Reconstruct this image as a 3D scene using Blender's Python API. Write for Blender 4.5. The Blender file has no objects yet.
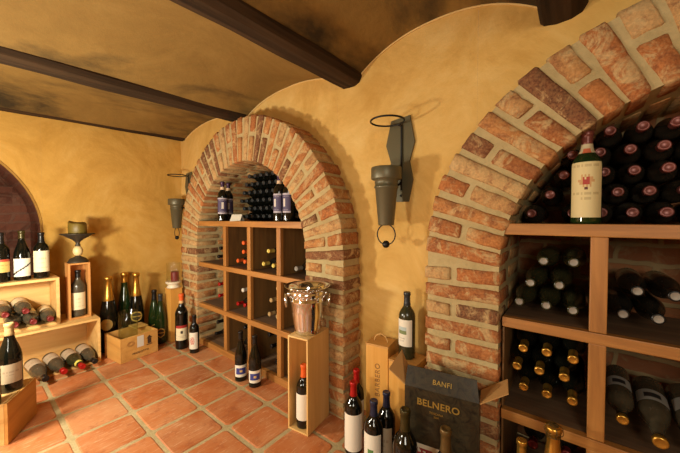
import bpy, bmesh, math, random
from mathutils import Vector, Matrix, noise
R = random.Random(7)
PI = math.pi
scn = bpy.context.scene
COL = scn.collection

# ------------------------------------------------------------------ materials
def s2l(c):
    return tuple((v/12.92 if v <= .04045 else ((v+.055)/1.055)**2.4) for v in c)
def rgb(r, g, b): return s2l((r/255, g/255, b/255))

class NT:
    def __init__(s, name):
        s.m = bpy.data.materials.new(name); s.m.use_nodes = True
        s.t = s.m.node_tree; s.n = s.t.nodes; s.l = s.t.links
        s.p = s.n['Principled BSDF']
    def node(s, typ, **k):
        n = s.n.new(typ)
        for a, v in k.items(): setattr(n, a, v)
        return n
    def coords(s, scale=(1, 1, 1), kind='Object'):
        tc = s.node('ShaderNodeTexCoord'); mp = s.node('ShaderNodeMapping')
        mp.inputs['Scale'].default_value = scale
        s.l.new(tc.outputs[kind], mp.inputs['Vector']); return mp.outputs['Vector']
    def noise(s, vec, scale, detail=4, rough=.6, dist=0):
        n = s.node('ShaderNodeTexNoise')
        n.inputs['Scale'].default_value = scale; n.inputs['Detail'].default_value = detail
        n.inputs['Roughness'].default_value = rough; n.inputs['Distortion'].default_value = dist
        s.l.new(vec, n.inputs['Vector']); return n.outputs['Fac']
    def ramp(s, fac, stops, interp='LINEAR'):
        r = s.node('ShaderNodeValToRGB'); e = r.color_ramp.elements; r.color_ramp.interpolation = interp
        while len(e) < len(stops): e.new(.5)
        for i, (p, c) in enumerate(stops):
            e[i].position = p; e[i].color = (*c, 1) if not isinstance(c, (int, float)) else (c, c, c, 1)
        s.l.new(fac, r.inputs['Fac']); return r.outputs['Color']
    def mix(s, fac, a, b, mode='MIX'):
        m = s.node('ShaderNodeMix', data_type='RGBA', blend_type=mode)
        for sock, v in ((m.inputs[0], fac), (m.inputs[6], a), (m.inputs[7], b)):
            if isinstance(v, (int, float)): sock.default_value = v
            elif isinstance(v, tuple): sock.default_value = (*v, 1)
            else: s.l.new(v, sock)
        return m.outputs[2]
    def attr(s, name):
        return s.node('ShaderNodeAttribute', attribute_name=name)
    def base(s, v):
        if isinstance(v, tuple): s.p.inputs['Base Color'].default_value = (*v, 1)
        else: s.l.new(v, s.p.inputs['Base Color'])
    def rough(s, v):
        if isinstance(v, (int, float)): s.p.inputs['Roughness'].default_value = v
        else: s.l.new(v, s.p.inputs['Roughness'])
    def bump(s, h, strength=.3, dist=.01):
        b = s.node('ShaderNodeBump'); b.inputs['Strength'].default_value = strength
        b.inputs['Distance'].default_value = dist
        s.l.new(h, b.inputs['Height']); s.l.new(b.outputs['Normal'], s.p.inputs['Normal'])

def plain(name, c, rough=.5, metal=0, spec=.5, coat=0):
    t = NT(name); t.base(c); t.rough(rough)
    t.p.inputs['Metallic'].default_value = metal
    t.p.inputs['Specular IOR Level'].default_value = spec
    t.p.inputs['Coat Weight'].default_value = coat
    return t.m

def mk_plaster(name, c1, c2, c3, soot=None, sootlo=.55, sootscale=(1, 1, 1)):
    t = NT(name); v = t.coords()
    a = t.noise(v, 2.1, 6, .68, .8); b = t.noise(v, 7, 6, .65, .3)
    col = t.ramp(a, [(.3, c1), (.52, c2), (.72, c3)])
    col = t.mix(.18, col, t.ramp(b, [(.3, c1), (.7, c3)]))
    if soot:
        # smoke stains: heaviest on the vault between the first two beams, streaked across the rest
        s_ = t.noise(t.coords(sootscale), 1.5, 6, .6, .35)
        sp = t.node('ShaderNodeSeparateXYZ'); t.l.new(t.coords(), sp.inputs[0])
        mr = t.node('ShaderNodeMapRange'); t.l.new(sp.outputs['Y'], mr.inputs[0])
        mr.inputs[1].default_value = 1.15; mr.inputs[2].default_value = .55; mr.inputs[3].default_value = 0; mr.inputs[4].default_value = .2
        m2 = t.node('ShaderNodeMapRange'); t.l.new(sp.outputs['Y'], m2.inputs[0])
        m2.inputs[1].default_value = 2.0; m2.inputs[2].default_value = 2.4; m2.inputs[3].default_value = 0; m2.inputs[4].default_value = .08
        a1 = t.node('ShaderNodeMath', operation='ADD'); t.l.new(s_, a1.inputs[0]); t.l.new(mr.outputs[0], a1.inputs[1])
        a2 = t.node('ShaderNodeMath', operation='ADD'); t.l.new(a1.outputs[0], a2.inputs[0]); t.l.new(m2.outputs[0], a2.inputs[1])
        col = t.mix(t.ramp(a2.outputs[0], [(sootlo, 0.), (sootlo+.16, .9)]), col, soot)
    t.base(col); t.rough(.85)
    t.p.inputs['Specular IOR Level'].default_value = .2
    f = t.noise(v, 26, 6, .6)
    t.bump(t.mix(.35, b, f), .5, .014)
    return t.m

def mk_wood(name, c1, c2, c3, axis=2, rough=.55, grain=1.0, knots=True):
    t = NT(name)
    sc = [22*grain]*3; sc[axis] = 1.6*grain
    v = t.coords(tuple(sc)); g = t.noise(v, 1.0, 6, .6, .8)
    sc2 = [70*grain]*3; sc2[axis] = 3*grain
    fine = t.noise(t.coords(tuple(sc2)), 1.0, 3, .6)
    col = t.ramp(g, [(.28, c1), (.5, c2), (.72, c3)])
    col = t.mix(.25, col, t.ramp(fine, [(.35, c1), (.65, c3)]))
    t.base(col); t.rough(rough); t.bump(t.mix(.5, g, fine), .12, .004)
    return t.m

def mk_brick(name):
    t = NT(name); tone = t.attr('tone').outputs['Fac']; v = t.coords()
    col = t.ramp(tone, [(0, rgb(86, 58, 44)), (.16, rgb(108, 68, 46)), (.32, rgb(152, 90, 48)), (.5, rgb(176, 104, 54)),
                        (.66, rgb(184, 120, 64)), (.8, rgb(184, 138, 84)), (1, rgb(200, 168, 114))])
    n1 = t.noise(v, 26, 6, .7, .4)
    col = t.mix(t.ramp(n1, [(.38, .7), (.52, 0.)]), col, rgb(116, 68, 46))
    n2 = t.noise(v, 13, 7, .72, .9)
    col = t.mix(t.ramp(n2, [(.50, 0.), (.60, .85)]), col, rgb(202, 176, 124))
    n3 = t.noise(v, 120, 3, .6)
    col = t.mix(.3, col, t.ramp(n3, [(.35, rgb(104, 64, 40)), (.65, rgb(206, 150, 96))]))
    t.base(col); t.rough(.9); t.p.inputs['Specular IOR Level'].default_value = .2
    t.bump(t.mix(.5, n1, n3), .55, .006)
    return t.m

def mk_mortar(name, c1, c2, sc=30):
    t = NT(name); v = t.coords(); n = t.noise(v, sc, 6, .7); m = t.noise(v, 5, 4)
    t.base(t.mix(.5, t.ramp(n, [(.3, c1), (.7, c2)]), t.ramp(m, [(.3, c1), (.7, c2)])))
    t.rough(.95); t.p.inputs['Specular IOR Level'].default_value = .1
    t.bump(n, .6, .008); return t.m

def mk_tile(name):
    t = NT(name); tone = t.attr('tone').outputs['Fac']; v = t.coords()
    col = t.ramp(tone, [(0, rgb(146, 82, 44)), (.35, rgb(172, 96, 50)), (.7, rgb(188, 110, 60)), (1, rgb(190, 126, 80))])
    n = t.noise(v, 5, 5, .65, .5)
    col = t.mix(t.ramp(n, [(.4, .0), (.7, .5)]), col, rgb(212, 160, 110))
    st = NT.coords(t, (14, 110, 1)); 
    s1 = t.noise(st, 1.0, 5, .75, .4)
    col = t.mix(t.ramp(s1, [(.55, 0.), (.70, .65)]), col, rgb(232, 196, 156))
    d = t.noise(v, 16, 5, .7)
    col = t.mix(t.ramp(d, [(.32, .5), (.45, 0.)]), col, rgb(140, 72, 44))
    t.base(col); t.rough(t.ramp(n, [(.3, .34), (.7, .55)]))
    t.p.inputs['Specular IOR Level'].default_value = .4
    t.bump(t.mix(.5, n, s1), .15, .004); return t.m

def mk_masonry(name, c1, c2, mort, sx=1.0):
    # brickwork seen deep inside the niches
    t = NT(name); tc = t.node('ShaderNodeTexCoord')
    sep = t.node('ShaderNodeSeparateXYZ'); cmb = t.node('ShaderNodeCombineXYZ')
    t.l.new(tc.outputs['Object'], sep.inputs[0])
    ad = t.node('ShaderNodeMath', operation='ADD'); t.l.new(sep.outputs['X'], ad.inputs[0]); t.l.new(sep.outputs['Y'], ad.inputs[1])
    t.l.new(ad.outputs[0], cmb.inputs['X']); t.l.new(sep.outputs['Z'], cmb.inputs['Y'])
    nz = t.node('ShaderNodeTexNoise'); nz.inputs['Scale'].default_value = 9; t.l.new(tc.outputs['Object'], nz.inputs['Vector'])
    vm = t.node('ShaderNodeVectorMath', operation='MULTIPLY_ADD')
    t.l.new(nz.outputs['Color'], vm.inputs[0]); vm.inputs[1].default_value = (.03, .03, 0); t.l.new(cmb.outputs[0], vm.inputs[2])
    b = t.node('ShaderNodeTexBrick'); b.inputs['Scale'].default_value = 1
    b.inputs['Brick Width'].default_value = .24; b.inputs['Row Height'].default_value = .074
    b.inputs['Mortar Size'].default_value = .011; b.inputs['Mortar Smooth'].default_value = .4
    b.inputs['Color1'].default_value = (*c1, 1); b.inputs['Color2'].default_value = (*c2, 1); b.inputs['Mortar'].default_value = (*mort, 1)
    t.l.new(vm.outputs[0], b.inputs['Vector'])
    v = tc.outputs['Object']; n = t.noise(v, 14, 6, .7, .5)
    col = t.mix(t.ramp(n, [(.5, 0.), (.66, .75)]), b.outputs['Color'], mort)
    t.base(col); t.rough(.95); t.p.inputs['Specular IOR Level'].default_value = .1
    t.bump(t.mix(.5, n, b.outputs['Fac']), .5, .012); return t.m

def mk_glass_bottle(name, c, dust=0, rough=.07):
    t = NT(name); t.base(c); t.rough(rough); t.p.inputs['IOR'].default_value = 1.5
    t.p.inputs['Specular IOR Level'].default_value = .55
    if dust:
        v = t.coords(); n = t.noise(v, 18, 5, .7)
        t.base(t.mix(t.ramp(n, [(.35, dust*.55), (.65, dust)]), c, rgb(150, 132, 104)))
        t.rough(t.ramp(n, [(.3, .10), (.7, .32)]))
    return t.m

def mk_print(name, rough=.6, metal=0):
    t = NT(name); t.base(t.attr('col').outputs['Color']); t.rough(rough); t.p.inputs['Metallic'].default_value = metal
    return t.m

M = {}
M['wall'] = mk_plaster('ochre_plaster', rgb(188, 142, 66), rgb(214, 172, 96), rgb(228, 194, 124))
M['wallb'] = mk_plaster('ochre_plaster_back', rgb(172, 126, 50), rgb(202, 156, 74), rgb(216, 176, 102))
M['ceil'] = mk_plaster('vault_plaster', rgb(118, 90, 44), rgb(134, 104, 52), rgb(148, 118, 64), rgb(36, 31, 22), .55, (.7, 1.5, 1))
M['bead'] = mk_plaster('plaster_bead', rgb(206, 170, 104), rgb(218, 184, 120), rgb(226, 194, 132))
M['brick'] = mk_brick('handmade_brick')
M['mortar'] = mk_mortar('lime_mortar', rgb(160, 140, 96), rgb(194, 174, 128))
M['grout'] = mk_mortar('floor_grout', rgb(158, 138, 96), rgb(196, 176, 130), 60)
M['tile'] = mk_tile('terracotta')
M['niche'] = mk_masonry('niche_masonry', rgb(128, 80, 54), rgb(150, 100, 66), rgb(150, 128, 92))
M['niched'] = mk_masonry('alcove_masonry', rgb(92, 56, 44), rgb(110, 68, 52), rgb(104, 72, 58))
M['beam'] = mk_wood('dark_beam', rgb(34, 25, 16), rgb(54, 39, 24), rgb(76, 56, 35), 0, .9, .7)
M['beam'].node_tree.nodes['Principled BSDF'].inputs['Specular IOR Level'].default_value = .15
M['rack'] = mk_wood('oiled_oak_y', rgb(136, 88, 38), rgb(168, 112, 52), rgb(188, 132, 66), 1, .5)
M['rackz'] = mk_wood('oiled_oak_z', rgb(136, 88, 38), rgb(168, 112, 52), rgb(188, 132, 66), 2, .5)
M['shelftop'] = mk_wood('worn_shelf', rgb(84, 60, 40), rgb(110, 82, 56), rgb(132, 102, 72), 1, .7)
M['ply'] = mk_wood('stained_panel', rgb(84, 58, 28), rgb(110, 78, 38), rgb(130, 94, 48), 2, .6)
M['pine'] = mk_wood('pale_pine', rgb(196, 146, 76), rgb(220, 174, 102), rgb(232, 192, 126), 2, .55, .6)
M['pinex'] = mk_wood('pale_pine_x', rgb(200, 150, 80), rgb(224, 180, 108), rgb(236, 198, 132), 0, .55, .6)
M['piney'] = mk_wood('pale_pine_y', rgb(186, 130, 60), rgb(206, 152, 76), rgb(220, 170, 96), 1, .55, .6)
M['honey'] = mk_wood('honey_pine', rgb(200, 138, 52), rgb(218, 158, 70), rgb(228, 174, 92), 2, .5, .6)
M['redwood'] = mk_wood('reddish_frame', rgb(178, 116, 54), rgb(202, 138, 70), rgb(216, 156, 88), 2, .5, .8)
M['glass_k'] = mk_glass_bottle('black_bottle_glass', rgb(14, 15, 10))
M['glass_g'] = mk_glass_bottle('green_bottle_glass', rgb(26, 44, 18), 0, .06)
M['glass_o'] = mk_glass_bottle('olive_bottle_glass', rgb(38, 40, 18), .06, .08)
M['glass_d'] = mk_glass_bottle('dusty_bottle_glass', rgb(26, 27, 18), .26)
M['glass_s'] = mk_glass_bottle('cellar_bottle_glass', rgb(15, 14, 12), .06, .2)
M['mid'] = None
def cap(name, c, rough=.35, metal=.3): M[name] = plain('capsule_'+name, c, rough, metal)
cap('c_black', rgb(28, 26, 24)); cap('c_red', rgb(176, 26, 22)); cap('c_blue', rgb(38, 42, 66)); cap('c_green', rgb(66, 58, 26), .35, .5)
cap('c_slate', rgb(52, 56, 58)); cap('c_orange', rgb(226, 96, 34), .45, 0); cap('c_gold', rgb(206, 160, 70), .3, .85)
cap('c_yellow', rgb(216, 190, 92), .4, .2); cap('c_purple', rgb(64, 38, 66)); cap('c_pink', rgb(150, 84, 84), .45, .1)
cap('c_tan', rgb(176, 146, 96), .5, .1); cap('c_grey', rgb(140, 132, 120), .5, .1); cap('c_bronze', rgb(104, 82, 44), .4, .5)
cap('c_dred', rgb(120, 40, 38)); cap('c_wine', rgb(112, 58, 50)); cap('c_white', rgb(212, 206, 190), .5, 0)
M['goldfoil'] = plain('gold_foil', rgb(212, 164, 72), .28, .9)
M['print'] = mk_print('printed_paper')
M['iron'] = plain('wrought_iron', rgb(98, 92, 68), .42, .3)
M['ironb'] = plain('black_iron', rgb(34, 32, 28), .45, .5)
M['chrome'] = plain('polished_silver', rgb(232, 236, 240), .07, 1)
M['bronze'] = plain('dark_bronze', rgb(70, 62, 50), .5, .5)
M['wax'] = plain('olive_wax', rgb(112, 92, 32), .5)
M['waxred'] = plain('dark_red_wax', rgb(120, 28, 28), .5)
M['cream'] = plain('cream_glaze', rgb(222, 196, 140), .4)
M['ceram'] = plain('white_ceramic', rgb(226, 214, 186), .35)
M['kraft'] = plain('kraft_card', rgb(176, 132, 76), .7)
M['carton'] = None
M['ink'] = plain('dark_print', rgb(70, 44, 24), .7)
M['inkb'] = plain('brown_print', rgb(150, 104, 52), .7)
M['goldink'] = plain('gold_print', rgb(168, 136, 62), .4, .5)
M['cord'] = plain('tan_cord', rgb(206, 160, 92), .7)
t = NT('black_glossy_card'); v = t.coords(); n = t.noise(v, 22, 5, .7, 2.0)
t.base(t.ramp(n, [(.42, rgb(54, 46, 30)), (.56, rgb(42, 36, 24)), (.66, rgb(24, 20, 13))])); t.rough(.36)
t.p.inputs['Specular IOR Level'].default_value = .35
t.bump(t.noise(t.coords((60, 60, 2)), 1, 3), .12, .003); M['carton'] = t.m
def thin_glass(name, c, k):
    t = NT(name); t.n.remove(t.p)
    tr = t.node('ShaderNodeBsdfTransparent'); tr.inputs[0].default_value = (*c, 1)
    gl = t.node('ShaderNodeBsdfGlossy'); gl.inputs['Roughness'].default_value = .03
    lw = t.node('ShaderNodeLayerWeight'); lw.inputs[0].default_value = .5
    mx = t.node('ShaderNodeMixShader'); t.l.new(t.ramp(lw.outputs['Facing'], [(0, .03), (.6, .06), (1, k)]), mx.inputs[0]); t.l.new(tr.outputs[0], mx.inputs[1]); t.l.new(gl.outputs[0], mx.inputs[2])
    t.l.new(mx.outputs[0], t.n['Material Output'].inputs['Surface']); return t.m
M['clear'] = thin_glass('clear_glass', (.97, .98, .96), .5)
M['clearg'] = thin_glass('greenish_clear_glass', (.90, .93, .86), .6)

# ------------------------------------------------------------------ mesh helpers
class MB:
    def __init__(s): s.v = []; s.f = []; s.mi = []; s.sm = []; s.tone = []; s.col = []
    def face(s, idx, mi=0, sm=False, tone=.5, col=(1, 1, 1)):
        s.f.append(tuple(idx)); s.mi.append(mi); s.sm.append(sm); s.tone.append(tone); s.col.append(col)
    def add(s, vs, fs, mi=0, sm=False, tone=.5, mat=None):
        o = len(s.v)
        for p in vs:
            p = Vector(p); s.v.append(tuple(mat @ p if mat is not None else p))
        for f in fs: s.face([i+o for i in f], mi, sm, tone)
        return s
    def box(s, lo, hi, mi=0, mat=None, bev=0, tone=.5):
        (x0, y0, z0), (x1, y1, z1) = lo, hi
        if not bev:
            vs = [(x0, y0, z0), (x1, y0, z0), (x1, y1, z0), (x0, y1, z0), (x0, y0, z1), (x1, y0, z1), (x1, y1, z1), (x0, y1, z1)]
            fs = [(0, 3, 2, 1), (4, 5, 6, 7), (0, 1, 5, 4), (1, 2, 6, 5), (2, 3, 7, 6), (3, 0, 4, 7)]
            return s.add(vs, fs, mi, False, tone, mat)
        bm = bmesh.new(); bmesh.ops.create_cube(bm, size=1)
        for v_ in bm.verts:
            v_.co = Vector(((x0+x1)/2+v_.co.x*(x1-x0), (y0+y1)/2+v_.co.y*(y1-y0), (z0+z1)/2+v_.co.z*(z1-z0)))
        bmesh.ops.bevel(bm, geom=bm.edges[:], offset=bev, segments=2, profile=.6, affect='EDGES')
        bm.verts.index_update()
        s.add([v_.co for v_ in bm.verts], [[q.index for q in f.verts] for f in bm.faces], mi, False, tone, mat); bm.free(); return s
    def lathe(s, prof, seg=24, mi=0, mat=None, sm=True, closed=False):
        vs = []; fs = []; rows = []
        for (r, z) in prof:
            if r < 1e-5: rows.append([len(vs)]); vs.append((0, 0, z))
            else:
                rows.append(list(range(len(vs), len(vs)+seg)))
                vs += [(r*math.cos(2*PI*k/seg), r*math.sin(2*PI*k/seg), z) for k in range(seg)]
        pairs = list(zip(rows, rows[1:])) + ([(rows[-1], rows[0])] if closed else [])
        for a, b in pairs:
            for k in range(seg):
                k2 = (k+1) % seg
                if len(a) == 1 and len(b) == 1: continue
                if len(a) == 1: fs.append((a[0], b[k2], b[k]))
                elif len(b) == 1: fs.append((a[k], a[k2], b[0]))
                else: fs.append((a[k], a[k2], b[k2], b[k]))
        return s.add(vs, fs, mi, sm, .5, mat)
    def tube(s, pts, r, seg=10, mi=0, closed=False, mat=None):
        pts = [Vector(p) for p in pts]; n = len(pts); vs = []; fs = []
        up = None
        for i, p in enumerate(pts):
            a = pts[(i-1) % n] if (closed or i > 0) else p; b = pts[(i+1) % n] if (closed or i < n-1) else p
            d = (b-a).normalized()
            if up is None:
                up = Vector((0, 0, 1)) if abs(d.z) < .9 else Vector((1, 0, 0))
            u = d.cross(up).normalized(); w = u.cross(d).normalized(); up = w
            for k in range(seg):
                vs.append(p + (u*math.cos(2*PI*k/seg) + w*math.sin(2*PI*k/seg))*r)
        for i in range(n if closed else n-1):
            j = (i+1) % n
            for k in range(seg):
                k2 = (k+1) % seg
                fs.append((i*seg+k, i*seg+k2, j*seg+k2, j*seg+k))
        if not closed:
            fs.append(tuple(range(seg))[::-1]); fs.append(tuple(range((n-1)*seg, n*seg)))
        return s.add(vs, fs, mi, True, .5, mat)
    def prism(s, poly, plane, a, b, mi=0):
        # poly of 2-D points extruded from a to b; plane 'yz' -> along x
        n = len(poly)
        def P(p, h): return {'yz': (h, p[0], p[1]), 'xz': (p[0], h, p[1]), 'xy': (p[0], p[1], h)}[plane]
        vs = [P(p, a) for p in poly]+[P(p, b) for p in poly]
        fs = [tuple(range(n)), tuple(range(n, 2*n))[::-1]]+[(i, i+n, (i+1) % n+n, (i+1) % n) for i in range(n)]
        return s.add(vs, fs, mi)
    def mesh(s, name, mats, fix=True):
        me = bpy.data.meshes.new(name); me.from_pydata(s.v, [], s.f)
        for m in mats: me.materials.append(M[m] if isinstance(m, str) else m)
        me.polygons.foreach_set('material_index', s.mi); me.polygons.foreach_set('use_smooth', s.sm)
        if any(t_ != .5 for t_ in s.tone):
            a = me.attributes.new('tone', 'FLOAT', 'FACE'); a.data.foreach_set('value', s.tone)
        if any(c != (1, 1, 1) for c in s.col):
            a = me.attributes.new('col', 'FLOAT_COLOR', 'CORNER'); flat = []
            for f, c in zip(s.f, s.col): flat += [*c, 1]*len(f)
            a.data.foreach_set('color', flat)
        if fix:
            bm = bmesh.new(); bm.from_mesh(me); bmesh.ops.recalc_face_normals(bm, faces=bm.faces); bm.to_mesh(me); bm.free()
        me.update(); return me
    def build(s, name, mats, parent=None, fix=True):
        if not isinstance(mats, (list, tuple)): mats = [mats]
        return obj(name, s.mesh(name, mats, fix), parent)

def obj(name, me, parent=None):
    o = bpy.data.objects.new(name, me); COL.objects.link(o)
    if parent: o.parent = parent
    return o
def tag(o, label=None, cat=None, group=None, kind=None):
    if label: o['label'] = label
    if cat: o['category'] = cat
    if group: o['group'] = group
    if kind: o['kind'] = kind
    return o
def thing(name, label, cat, loc=(0, 0, 0), rz=0, group=None):
    o = bpy.data.objects.new(name, None); COL.objects.link(o); o.empty_display_size = .05
    o.location = loc; o.rotation_euler = (0, 0, rz)
    return tag(o, label, cat, group)
def copy_tree(o):
    c = o.copy(); COL.objects.link(c)
    for ch in o.children:
        d = ch.copy(); COL.objects.link(d); d.parent = c
        for g in ch.children:
            e = g.copy(); COL.objects.link(e); e.parent = d
    return c
def struct(name, mb, mats): return tag(mb.build(name, mats), kind='structure')
def lettering(txt, size, mat, parent, mtx, name='lettering', depth=.0006, bold=0, space=1.0):
    cu = bpy.data.curves.new('txt', 'FONT'); cu.body = txt; cu.size = size; cu.extrude = depth; cu.align_x = 'CENTER'; cu.align_y = 'CENTER'
    cu.offset = bold; cu.space_character = space
    o = bpy.data.objects.new('txt', cu); COL.objects.link(o)
    bpy.context.view_layer.update()
    me = bpy.data.meshes.new_from_object(o.evaluated_get(bpy.context.evaluated_depsgraph_get()))
    bpy.data.objects.remove(o); me.transform(mtx); me.materials.clear(); me.materials.append(M[mat]); me.name = name
    return obj(name, me, parent)
def frame(origin, right, up):
    r = Vector(right).normalized(); u = Vector(up).normalized(); n = r.cross(u)
    return Matrix(((r.x, u.x, n.x, origin[0]), (r.y, u.y, n.y, origin[1]), (r.z, u.z, n.z, origin[2]), (0, 0, 0, 1)))

# ------------------------------------------------------------------ room constants
XW, YB = 1.36, 3.09            # plaster face of the arch wall and of the far wall
XF = 1.215                     # face of the brick arches
XN = 1.68                      # back of the niches
XL, YN = -2.3, -1.9            # unseen walls behind the photographer
BEAMS = [(-.99, 1.765), (.05, 1.765), (.995, 1.785), (2.02, 1.79), (3.015, 1.815)]
BW = .065
def zc(y):
    ys = [b[0] for b in BEAMS]
    if y < ys[0]: return 1.84 + .1*min(1, (ys[0]-y)/.5)
    for i in range(len(ys)-1):
        if ys[i] <= y <= ys[i+1]:
            a = ys[i]+BW-.01; b = ys[i+1]-BW+.01
            u = (y-(a+b)/2)/((b-a)/2); rise = (.11, .135, .10, .075)[i]
            base = 1.825 + (.0, .0, .0, .0)[i]
            return base + rise*max(0, 1-abs(u)**2.3) if abs(u) < 1 else base
    return 1.835

def zvault(x, y): return zc(y)+.028*(x-XW)+.012*noise.noise((x*1.4, y*2.2, 0))

# arches: inner centre/radius, outer ellipse
A1 = dict(c=1.855, z=.815, ri=.637, bi=.637, bo=.915, ao=.93, zo=.822)
A2 = dict(c=-.402, z=.865, ri=.622, bi=.592, bo=.90, ao=.80, zo=.905)
def inner(A, th, off=0):
    return (A['c']+(A['ri']+off)*math.cos(th), A['z']+(A['bi']+off)*math.sin(th))
def outer(A, th, off=0):
    return (A['c']+(A['bo']+off)*math.cos(th), A['zo']+(A['ao']+off)*math.sin(th))
def opening_top(y):
    best = 0
    for A in (A1, A2):
        d = abs(y-A['c']); r = A['ri']+.12
        if d < r: best = max(best, A['z']+math.sqrt(r*r-d*d))
    return best

# ------------------------------------------------------------------ shell
mb = MB()                                             # arch wall with the two openings
ys = [YN+(YB+.4-YN)*i/260 for i in range(261)]
for A in (A1, A2):
    for sgn in (-1, 1): ys += [A['c']+sgn*(A['ri']+.12)-1e-4, A['c']+sgn*(A['ri']+.12)+1e-4]
ys.sort(); nz = 26
for i in range(len(ys)-1):
    for j in range(nz):
        vs = []
        for (y, jj) in ((ys[i], j), (ys[i+1], j), (ys[i+1], j+1), (ys[i], j+1)):
            t0 = opening_top(y); z = t0+(2.15-t0)*jj/nz
            w = .006*noise.noise((y*2.3, z*2.3, 1.7))
            vs.append((XW+w, y, z))
        if opening_top(ys[i]) * opening_top(ys[i+1]) == 0 and opening_top(ys[i])+opening_top(ys[i+1]) > 0: continue
        mb.add(vs, [(0, 1, 2, 3)], 0, True)
struct('wall_right', mb, 'wall')

mb = MB()                                             # far wall with the alcove arch
AX, AR, AZ = -.345, .715, .95
def alc(x):
    d = abs(x-AX); return AZ+math.sqrt(AR*AR-d*d) if d < AR else 0
xs = [XL+(XW+.02-XL)*i/200 for i in range(201)]+[AX+s_*AR+e for s_ in (-1, 1) for e in (-1e-4, 1e-4)]
xs.sort()
for i in range(len(xs)-1):
    if alc(xs[i])*alc(xs[i+1]) == 0 and alc(xs[i])+alc(xs[i+1]) > 0: continue
    for j in range(24):
        vs = []
        for (x, jj) in ((xs[i], j), (xs[i+1], j), (xs[i+1], j+1), (xs[i], j+1)):
            t0 = alc(x); z = t0+(2.15-t0)*jj/24
            vs.append((x, YB+.006*noise.noise((x*2.1, z*2.1, 4.2)), z))
        mb.add(vs, [(0, 1, 2, 3)], 0, True)
struct('wall_back', mb, 'wallb')
mb = MB()                                             # plaster reveal and rough stone inside the alcove
th = [PI*i/40 for i in range(41)]
path = [(AX+AR, 0)]+[(AX+AR*math.cos(a), AZ+AR*math.sin(a)) for a in th]+[(AX-AR, 0)]
for (x0, z0), (x1, z1) in zip(path, path[1:]):
    mb.add([(x0, YB-.006, z0), (x1, YB-.006, z1), (x1, YB+.1, z1), (x0, YB+.1, z0)], [(0, 1, 2, 3)], 0, False)
    mb.add([(x0, YB+.1, z0), (x1, YB+.1, z1), (x1, YB+.7, z1), (x0, YB+.7, z0)], [(0, 1, 2, 3)], 1, False)
n = 40
for i in range(n):
    for j in range(n):
        q = []
        for a, b in ((i, j), (i+1, j), (i+1, j+1), (i, j+1)):
            x = AX-AR-.05+(2*AR+.1)*a/n; z = 1.75*b/n
            q.append((x, YB+.62+.09*noise.fractal((x*3.1, z*3.1, 2), 1, 2, 4), z))
        mb.add(q, [(0, 1, 2, 3)], 1, False)
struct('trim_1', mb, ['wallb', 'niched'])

for nm, (a, b) in {'wall_left': ((XL, YN), (XL, YB)), 'wall_front': ((XL, YN), (XW, YN))}.items():
    mb = MB(); mb.add([(*a, 0), (*b, 0), (*b, 2.15), (*a, 2.15)], [(0, 1, 2, 3)]); struct(nm, mb, 'wall')

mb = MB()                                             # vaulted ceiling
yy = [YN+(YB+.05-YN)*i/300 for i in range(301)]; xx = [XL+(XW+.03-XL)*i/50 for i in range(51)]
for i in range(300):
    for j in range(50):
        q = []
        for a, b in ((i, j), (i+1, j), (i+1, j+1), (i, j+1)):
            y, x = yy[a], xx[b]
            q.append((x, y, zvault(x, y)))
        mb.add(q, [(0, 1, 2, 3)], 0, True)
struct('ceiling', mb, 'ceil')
mb = MB()                                             # bead of plaster where vaults meet the arch wall
mb.tube([(XW-.004, y, zvault(XW, y)-.002) for y in [(-1.8+4.86*i/240) for i in range(241)]], .0045, 6)
mb.tube([(x, YB-.003, zvault(x, YB)-.004) for x in [XL+(XW-XL)*i/60 for i in range(61)]], .0045, 6)
struct('trim_2', mb, 'bead')

# floor of terracotta tiles in one mesh
mb = MB()
TP, TQ, G = .252, .2565, .010
i0 = int((XL-.305)/TP)-1; j0 = int((YN-1.115)/TQ)-1
mb.add([(XL, YN, -.0035), (XN+.05, YN, -.0035), (XN+.05, YB+.75, -.0035), (XL, YB+.75, -.0035)], [(0, 1, 2, 3)], 1)
for i in range(i0, 5):
    for j in range(j0, 11):
        x0 = .305+i*TP; y0 = 1.115+j*TQ; x1 = x0+TP; y1 = y0+TQ
        if x0 < XL or y0 < YN or x1 > XN or y1 > YB+.7: continue
        x0 += G+R.uniform(-.002, .002); y0 += G+R.uniform(-.002, .002); x1 -= G+R.uniform(-.002, .002); y1 -= G+R.uniform(-.002, .002)
        tn = min(1, max(0, R.gauss(.5, .25))); rc = .022; h = 0
        out = []
        for (cx, cy, a0) in ((x1-rc, y1-rc, 0), (x0+rc, y1-rc, PI/2), (x0+rc, y0+rc, PI), (x1-rc, y0+rc, 1.5*PI)):
            for k in range(5):
                a = a0+PI/2*k/4; out.append((cx+rc*math.cos(a), cy+rc*math.sin(a)))
        cx, cy = (x0+x1)/2, (y0+y1)/2; nn = len(out)
        ring0 = [(cx+(x-cx)*.955, cy+(y-cy)*.955, h) for x, y in out]; ring1 = [(x, y, h-.003) for x, y in out]; ring2 = [(x, y, -.006) for x, y in out]
        mb.add(ring0+ring1+ring2, [tuple(range(nn))]+[(k, nn+k, nn+(k+1) % nn, (k+1) % nn) for k in range(nn)]+[(nn+k, 2*nn+k, 2*nn+(k+1) % nn, nn+(k+1) % nn) for k in range(nn)], 0, False, tn)
struct('floor', mb, ['tile', 'grout'])

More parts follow.
